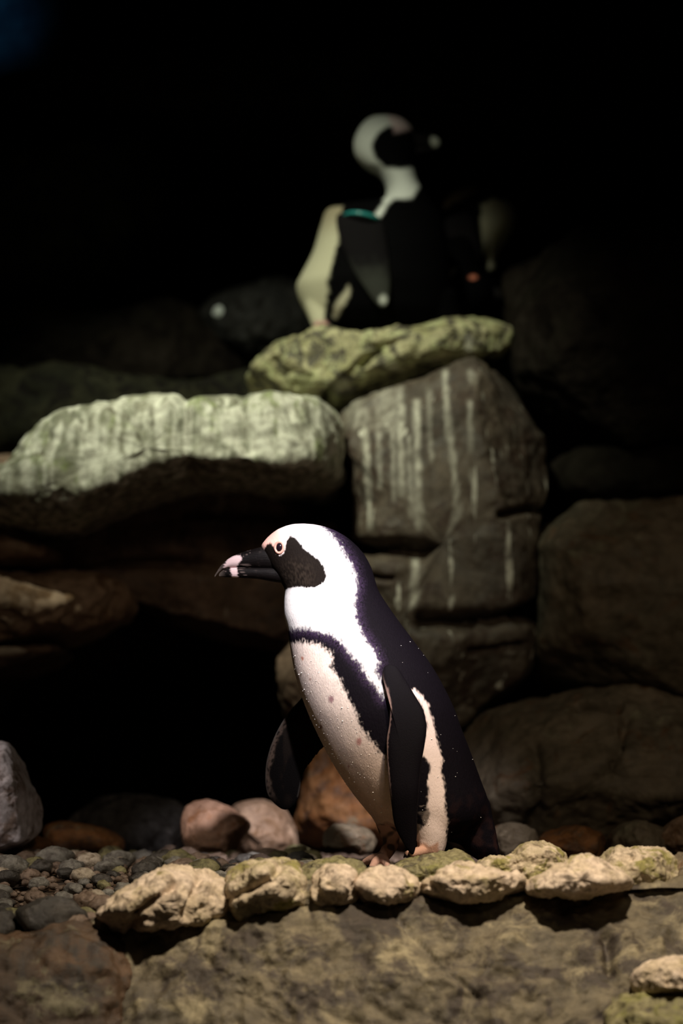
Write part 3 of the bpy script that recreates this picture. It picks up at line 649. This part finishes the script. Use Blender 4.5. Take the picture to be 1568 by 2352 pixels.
cols = blend(cols, nk * sstep(62, 18, np.hypot(sx - 618, (sy - 1240) * 1.2)), (.88, .52, .44))
cols = blend(cols, edge(face, sx, sy, fe * 3.0 + fe2 * 2, 1.6), np.array([.010, .0072, .0058]))
cols = blend(cols, .7 * edge(face, sx, sy, 0) * sstep(60, 20, np.hypot(sx - 680, sy - 1325)) * sstep(-.3, .5, fe), (.036, .027, .020))
fk = edge(flank, sx, sy, fe * 4 + fe2 * 3); cols = blend(cols, fk, np.array([.84, .68, .64]))
# pale-brown mottled patch behind the flipper, feet
cols = blend(cols, (sx > 940) * (sx < 985) * (sy > 1850) * sstep(0, .4, fe2) * (1 - fk) * .7, (.30, .24, .21))
cols = blend(cols, edge([(950, 1932), (985, 1940), (1005, 1935), (1012, 1962), (1000, 1985), (930, 1985), (930, 1945)], sx, sy, fe2 * 4), (.52, .30, .22))
leg = edge([(855, 1897), (885, 1890), (915, 1897), (925, 1925), (915, 1955), (915, 2010), (820, 2010), (820, 1955), (860, 1940)], sx, sy, fe2 * 4)
cols = blend(cols, leg, (.10, .072, .062))
cols = blend(cols, leg * sstep(-.25, .2, noise(V * 75, 12) + .5 * sstep(1950, 1980, sy)), (.50, .30, .24))
for (cx_, cy_, r_, c_) in ((760, 1606, 7, (.30, .16, .18)), (824, 1703, 7, (.42, .20, .18)), (737, 1670, 4, (.25, .12, .07)), (694, 1512, 3.5, (.5, .2, .14)), (712, 1560, 2.5, (.45, .3, .25)), (800, 1760, 3, (.4, .22, .18))):
    cols = blend(cols, .9 * sstep(r_ * 1.3, r_ * .4, np.hypot(sx - cx_, (sy - cy_) * .7) + fe * 2), c_)
# a few glinting specks of water on the back
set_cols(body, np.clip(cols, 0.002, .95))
# normals for the attached bits
nrm = np.zeros(len(V) * 3, np.float32); body.vertices.foreach_get('normal', nrm); nrm = nrm.reshape(-1, 3)
def surf(px, py, near=True):
    m = V[:, 1] < 0 if near else V[:, 1] > 0
    idx = np.where(m)[0]; k = idx[np.argmin((sx[idx] - px) ** 2 + (sy[idx] - py) ** 2)]; return V[k], nrm[k]
base = np.array([P(960, 1965, 0.)[0], 0, V[:, 2].min()])
pen = root_empty('penguin', Vector(base), 'brightly lit black and white penguin standing on the rim stones, looking sideways')
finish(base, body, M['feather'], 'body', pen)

def paint_obj(name, v, f, cols, mat, root, base, label=None):
    me = make_mesh(name, v - base, f); set_cols(me, np.clip(cols, .002, .95)); o = bpy.data.objects.new(name, me); COL.objects.link(o)
    me.materials.append(mat); o.parent = root
    if label: o['label'] = label
    return o
# near flipper
def Ynear(px, py): return -(.088 + .026 * np.sin(np.clip((py - 1530) / 330, 0, 1) * math.pi * .6) - .020 * sstep(1800, 1965, py)) - .012
nf = [(884, 1530), (878, 1555), (888, 1585), (895, 1620), (894, 1660), (888, 1700), (889, 1750), (893, 1800), (899, 1850), (906, 1895), (925, 1935), (944, 1962), (952, 1955), (957, 1920), (958, 1870), (962, 1810), (966, 1760), (975, 1710), (979, 1670), (972, 1632), (954, 1600), (930, 1560), (908, 1530)]
v, f, fx, fy = blade(nf, Ynear, .010, 220, 30)
jt = noise(v * 300, 21) * 2
c = np.tile(np.array([.0042, .0032, .005]), (len(v), 1))
dd = -sdf(catmull(nf, 160), fx, fy)
c = blend(c, sstep(4.5, 2, dd + jt) * (fx < 900) * sstep(1540, 1600, fy) * sstep(1860, 1760, fy) * .7, (.36, .24, .22))
paint_obj('flipper', v, f, c, M['flipper'], pen, base, 'black flipper hanging at its side')
# far flipper, held out in front, pale mottled leading edge
ff_ = [(745, 1560), (712, 1580), (690, 1606), (660, 1640), (632, 1688), (614, 1740), (609, 1785), (614, 1822), (630, 1846), (656, 1860), (680, 1842), (690, 1805), (696, 1775), (712, 1752), (735, 1722), (765, 1700), (780, 1640)]
def Yfar(px, py): return .085 + .02 * sstep(1600, 1840, py) + (745 - px) * .00018
v, f, fx, fy = blade(ff_, Yfar, .009, 200, 30)
fo = catmull(ff_, 160); dd = -sdf(fo, fx, fy)
n1 = noise(np.c_[v[:, 0] * 160, v[:, 1] * 100, v[:, 2] * 60], 22); n2 = noise(v * 220, 23)
c = np.tile(np.array([.0025, .0018, .0016]), (len(v), 1))
lead = (fx < 700 - (fy < 1700) * 0) * sstep(15, 8, dd + n1 * 6) * sstep(1600, 1720, fy) * sstep(1850, 1800, fy) * (fx < 660)
c = blend(c, .8 * lead * sstep(-.5, .1, n2), (.085, .060, .046)); c = blend(c, sstep(4, 1.5, dd) * (fx < 690) * .7 * (fy < 1830), (.07, .06, .053))
c = blend(c, .7 * sstep(.15, .5, n1) * sstep(30, 45, dd + 6 * n2) * sstep(70, 50, dd), (.014, .009, .007))
c = blend(c, .6 * sstep(.1, .5, noise(np.c_[v[:, 0] * 45, v[:, 1] * 45, v[:, 2] * 25], 25)) * (fx > 650), (.010, .007, .0055))
# ragged trailing edge
rag = (fx > 690) & (fy > 1690)
v[:, 2] += np.where(rag, noise(v * 260, 26) * .004, 0)
paint_obj('flipper', v, f, c, M['flipper'], pen, base, 'dark mottled flipper held forward with a pale leading edge')

# bill: two mandibles lofted along their length
def loft_x(st, n=110, m=40, Y0=0.0, k=1.0):
    s = catmull(np.array(st, float), n, False)
    x, yt, yb, hd = s.T; cy, hy = (yt + yb) / 2, np.maximum((yb - yt) / 2, .3)
    a = np.linspace(0, 2 * math.pi, m, endpoint=False)[:, None]
    ca_, sa_ = np.cos(a), np.sin(a); ca_ = np.sign(ca_) * np.abs(ca_) ** .85; sa_ = np.sign(sa_) * np.abs(sa_) ** .9
    px = np.repeat(x[None], m, 0); py = cy - hy * ca_; yy = Y0 + hd * PXM * k * sa_
    w = P(px, py, Y0); w[..., 1] = yy
    return w.reshape(-1, 3), grid_faces(m, n, True), px.ravel(), py.ravel()
UP = [(660, 1262, 1306, 20), (625, 1257, 1309, 22), (600, 1257, 1307, 20), (572, 1264, 1305, 16), (548, 1272, 1304, 14), (528, 1281, 1304, 12), (512, 1294, 1309, 9), (501, 1308, 1317, 5), (493, 1321, 1326, 1)]
LO = [(665, 1300, 1342, 22), (625, 1302, 1336, 19), (592, 1303, 1330, 15), (562, 1303, 1328, 12), (540, 1303, 1327, 10), (522, 1305, 1326, 8), (510, 1311, 1325, 5), (503, 1318, 1324, 1)]
band_u = [(514, 1300), (522, 1285), (536, 1277), (552, 1279), (557, 1286), (548, 1296), (543, 1306), (516, 1306)]
band_l = [(530, 1296), (545, 1300), (546, 1330), (534, 1330), (530, 1312)]
def bill_cols(v, px, py, bands):
    g1 = noise(np.c_[px * .03, v[:, 1] * 200, py * .35], 31); g2 = noise(np.c_[px * .05, v[:, 1] * 300, py * .8], 32)
    c = np.tile(np.array([.0045, .0036, .0036]), (len(v), 1))
    c = blend(c, .75 * sstep(.25, .6, g2) * sstep(610, 560, px), (.16, .12, .11))
    for b in bands: c = blend(c, edge(b, px, py, g1 * 4 + g2 * 2, 1.8), (.72, .55, .56))
    c = blend(c, sstep(520, 500, px) * .8, (.16, .13, .115))
    return c
for nm, st, bands in (('upper_bill', UP, [band_u]), ('lower_bill', LO, [band_l])):
    v, f, bx, by = loft_x(st); paint_obj(nm, v, f, bill_cols(v, bx, by, bands), M['bill'], pen, base)
# eyes with their ring of bare pink skin
def eye(near):
    p, n = surf(641, 1258, near)
    n = n / np.linalg.norm(n); up = np.array([0, 0, 1.]); u = np.cross(up, n); u /= np.linalg.norm(u); w = np.cross(n, u)
    a = np.linspace(0, 2 * math.pi, 36, endpoint=False)[:, None]; b = np.linspace(0, math.pi, 18)[None]
    sx_, sz_, sn = 7.6 * PXM, 9.6 * PXM, 5.2 * PXM
    c0 = p + n * .0002
    v = c0 + (np.cos(a) * np.sin(b))[..., None] * u * sx_ + (np.sin(a) * np.sin(b))[..., None] * w * sz_ + (np.cos(b) + 0 * a)[..., None] * n * sn
    e = link('eye', make_mesh('eye', v.reshape(-1, 3) - base, grid_faces(36, 18, True)), M['eye']); e.parent = pen
    t = np.linspace(0, 2 * math.pi, 14)[None]
    ra, rb, tr = 10.4 * PXM, 12.4 * PXM, 3.0 * PXM
    rx = (ra + tr * np.cos(t)); rz = (rb + tr * np.cos(t))
    v = c0 + (np.cos(a) * rx)[..., None] * u + (np.sin(a) * rz)[..., None] * w + (np.sin(t) * tr * .8 + 0 * a)[..., None] * n
    r = link('eye_ring', make_mesh('eye_ring', v.reshape(-1, 3) - base, grid_faces(36, 14, True)), M['eyering']); r.parent = pen
eye(True); eye(False)
# claws
for tx, ty, tY in ((838, 1981, -.02), (854, 1993, -.062), (890, 1991, -.075), (942, 1963, -.028), (936, 1963, -.054), (944, 1963, -.080)):
    v, f = tube([pt(tx + 3, ty - 1, tY), pt(tx - 4, ty + 2, tY - .002), pt(tx - 9, ty + 6, tY - .003)], [.0042, .0032, .001], 10)
    o = link('claw', make_mesh('claw', v - base, f), M['claw']); o.parent = pen
# water droplets on the breast feathers
lit = np.where(((bm_ > .9) | (fk > .9)) & (V[:, 1] < .02) & (sy > 1500) & (sy < 1900))[0]
pv, pf = pebble_mesh(400, 8, 6); vv, ff, off = [], [], 0
for k in RNG.choice(lit, 330, replace=False):
    s = RNG.choice([.0004, .0006, .0009, .0014], p=[.4, .35, .2, .05]); vv.append(pv * s + V[k] + nrm[k] * s * .2 - base); ff.append(pf + off); off += len(pv)
bk = np.where((bm_ < .1) & (fk < .1) & (nk < .1) & (V[:, 1] < -.02) & (sx > 900) & (sy > 1450))[0]
for k in RNG.choice(bk, 24, replace=False):
    s = RNG.choice([.0006, .0009]); vv.append(pv * s + V[k] + nrm[k] * s * .2 - base); ff.append(pf + off); off += len(pv)
o = link('water_droplets', make_mesh('water_droplets', np.vstack(vv), np.vstack(ff)), M['drop']); o.parent = pen; o['kind'] = 'stuff'

# ---- standing shaded penguin on the upper slab, head turned back
Y2 = 1.80; K2 = (DIST + Y2) / DIST
L2 = [(880, 265), (850, 270), (826, 292), (812, 325), (816, 358), (838, 384), (866, 400), (884, 425), (886, 448), (870, 466), (800, 474), (752, 482), (736, 520), (718, 580), (690, 635), (680, 660), (692, 700), (720, 742), (770, 765), (840, 775)]
R2 = [(890, 265), (920, 272), (942, 290), (952, 315), (956, 345), (952, 380), (956, 410), (968, 435), (985, 455), (1005, 480), (1020, 520), (1030, 580), (1034, 640), (1030, 700), (1010, 745), (960, 765), (900, 775)]
D2 = [(265, .004), (272, .03), (300, .058), (340, .066), (390, .06), (430, .06), (465, .07), (500, .10), (580, .13), (660, .135), (720, .11), (755, .07), (775, .004)]
parts = [loft_h(L2, R2, D2, 150, 56, Y2)]
def p2(px, py, dY=0.): return P(px, py, Y2 + dY)
parts.append(tube([p2(732, 700, -.03), p2(742, 748, -.05), p2(756, 782, -.06)], [.036, .026, .020]))
for dx in (-26, -8, 14): parts.append(tube([p2(756, 782, -.06), p2(756 + dx, 792, -.10)], [.016, .010]))
parts.append(tube([p2(860, 740, .05), p2(866, 768, .05), p2(870, 786, .05)], [.05, .03, .02]))
parts.append(tube([p2(1000, 700, 0), p2(1030, 750, 0), p2(1042, 775, 0)], [.06, .035, .012]))
me2 = union(parts, .005, 4); V2 = coords(me2)
Vn = V2.copy(); Vn[:, 1] = Y2 - np.abs(V2[:, 1] - Y2); x2, y2 = proj(Vn)
j2 = noise(V2 * 60, 41) * 4
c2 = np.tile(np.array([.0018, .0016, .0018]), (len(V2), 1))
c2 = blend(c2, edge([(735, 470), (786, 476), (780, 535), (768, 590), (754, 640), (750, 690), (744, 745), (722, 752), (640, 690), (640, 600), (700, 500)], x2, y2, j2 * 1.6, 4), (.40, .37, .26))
c2 = blend(c2, .65 * sstep(560, 480, y2 + j2 * 3) * (x2 < 800) * sstep(.1, .3, c2[:, 0]), (.20, .15, .09))
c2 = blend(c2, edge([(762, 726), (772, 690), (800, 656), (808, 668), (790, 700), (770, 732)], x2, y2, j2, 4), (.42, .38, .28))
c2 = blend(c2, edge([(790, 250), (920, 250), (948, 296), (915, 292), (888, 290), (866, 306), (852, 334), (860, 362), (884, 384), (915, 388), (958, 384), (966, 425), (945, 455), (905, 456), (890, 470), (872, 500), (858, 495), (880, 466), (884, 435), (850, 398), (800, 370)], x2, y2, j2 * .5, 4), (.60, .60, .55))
c2 = blend(c2, .8 * edge([(890, 262), (935, 268), (945, 298), (905, 305)], x2, y2, j2, 5), (.62, .44, .44))
c2 = blend(c2, edge([(722, 738), (750, 738), (785, 800), (720, 800)], x2, y2, 0 * x2, 3), (.42, .22, .20))
set_cols(me2, np.clip(c2, .001, .9))
b2 = np.array([P(850, 790, Y2)[0], Y2, V2[:, 2].min()])
pen2 = root_empty('penguin', Vector(b2), 'shaded penguin standing upright on the mottled slab with its head turned back')
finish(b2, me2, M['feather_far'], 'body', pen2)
f2 = [(772, 500), (790, 488), (840, 488), (876, 505), (890, 560), (896, 630), (894, 680), (884, 706), (866, 700), (836, 660), (805, 610), (780, 550)]
v, f, fx, fy = blade(f2, lambda x, y: Y2 - .135 + 0 * x, .016, 120, 16)
c = np.tile(np.array([.007, .006, .0065]), (len(v), 1)); nn = noise(v * 40, 44)
c = blend(c, .8 * sstep(590, 650, fy + nn * 20), (.035, .036, .03)); c = blend(c, sstep(14, 6, np.hypot(fx - 880, fy - 690)), (.4, .4, .36))
paint_obj('flipper', v, f, c, M['feather_far'], pen2, b2)
UP2 = [(925, 300, 345, 20), (950, 305, 342, 16), (975, 309, 338, 12), (995, 312, 338, 9), (1008, 320, 339, 5), (1014, 332, 340, 1)]
LO2 = [(925, 335, 362, 18), (955, 338, 358, 13), (980, 337, 350, 9), (1000, 337, 346, 4), (1006, 339, 343, 1)]
for nm, st in (('upper_bill', UP2), ('lower_bill', LO2)):
    v, f, bx, by = loft_x(st, 60, 24, Y2, K2); c = np.tile(np.array([.014, .012, .012]), (len(v), 1))
    c = blend(c, sstep(14, 7, np.hypot(bx - 998, (by - 325) * .8)), (.85, .85, .76)); paint_obj(nm, v, f, c, M['feather_far'], pen2, b2)
v, f = tube([P(782, 497, Y2 - .125), P(805, 489, Y2 - .155), P(835, 491, Y2 - .163), P(862, 500, Y2 - .150), P(874, 508, Y2 - .12)], [.003, .004, .005, .005, .003], 12)
o = link('flipper_band', make_mesh('flipper_band', v - b2, f), M['band']); o.parent = pen2; o['label'] = 'teal plastic band around the flipper top'

# ---- crouching shaded penguin beside it, head lowered
Y3 = 2.14; K3 = (DIST + Y3) / DIST
L3 = [(1085, 425), (1050, 432), (1020, 455), (1005, 500), (1000, 560), (1005, 620), (1015, 680), (1030, 720), (1060, 745)]
R3 = [(1100, 425), (1140, 440), (1170, 470), (1184, 500), (1172, 540), (1150, 575), (1140, 610), (1150, 650), (1150, 690), (1130, 725), (1090, 745)]
D3 = [(425, .004), (435, .05), (470, .10), (540, .125), (620, .11), (690, .08), (735, .05), (745, .004)]
parts = [loft_h(L3, R3, D3, 120, 48, Y3)]
hd = [P(1062, 672, Y3 - .15), P(1088, 668, Y3 - .16)]
parts.append(tube([P(1060, 560, Y3 - .08), P(1050, 620, Y3 - .12), hd[0], hd[1]], [.07, .058, .062, .052], 20))
parts.append(tube([P(1060, 720, Y3 - .04), P(1062, 765, Y3 - .06)], [.045, .03])); parts.append(tube([P(1110, 715, Y3 + .04), P(1112, 765, Y3 + .04)], [.045, .03]))
me3 = union(parts, .005, 5); V3 = coords(me3); x3, y3 = proj(V3); j3 = noise(V3 * 55, 51) * 5
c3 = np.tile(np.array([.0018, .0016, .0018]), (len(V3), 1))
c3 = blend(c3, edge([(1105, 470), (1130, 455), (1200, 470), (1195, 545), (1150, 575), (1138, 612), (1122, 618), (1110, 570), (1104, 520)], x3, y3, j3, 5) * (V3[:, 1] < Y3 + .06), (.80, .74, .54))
c3 = blend(c3, .7 * edge([(1015, 470), (1040, 440), (1090, 425), (1100, 440), (1050, 460), (1020, 480)], x3, y3, j3, 5), (.16, .11, .07))
c3 = blend(c3, edge([(1000, 720), (1004, 650), (1020, 618), (1050, 615), (1030, 645), (1022, 680), (1030, 715)], x3, y3, j3, 4) * (V3[:, 1] < Y3 - .08), (.24, .24, .20))
c3 = blend(c3, sstep(12, 6, np.hypot(x3 - 1086, (y3 - 637) * 1.6)), (.5, .16, .10))
set_cols(me3, np.clip(c3, .001, .9))
b3 = np.array([P(1085, 765, Y3)[0], Y3, V3[:, 2].min()])
pen3 = root_empty('penguin', Vector(b3), 'dim crouching penguin on the mottled slab with its head lowered')
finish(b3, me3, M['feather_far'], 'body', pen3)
v, f, bx, by = loft_x([(1100, 650, 690, 16), (1125, 656, 688, 12), (1148, 664, 688, 8), (1160, 678, 689, 2)], 50, 24, Y3 - .16, K3)
paint_obj('bill', v, f, np.tile(np.array([.014, .012, .012]), (len(v), 1)), M['feather_far'], pen3, b3)
v, f, fx, fy = blade([(1020, 500), (1050, 480), (1085, 500), (1100, 560), (1098, 620), (1080, 640), (1060, 610), (1030, 560)], lambda x, y: Y3 - .135 + 0 * x, .016, 90, 14)
paint_obj('flipper', v, f, np.tile(np.array([.013, .011, .012]), (len(v), 1)), M['feather_far'], pen3, b3)

# ---- blue lamp far up in the cave corner
l = bpy.data.lights.new('blue_lamp', 'SPOT'); l.energy = 24; l.color = (.05, .35, 1); l.spot_size = math.radians(40); l.spot_blend = 1; l.shadow_soft_size = .05
o = bpy.data.objects.new('blue_lamp', l); COL.objects.link(o); bl = P(-120, -100, 2.95); bt = P(-20, 40, 3.6)
o.location = bl; o.rotation_euler = (Vector(bt) - Vector(bl)).to_track_quat('-Z', 'Y').to_euler()
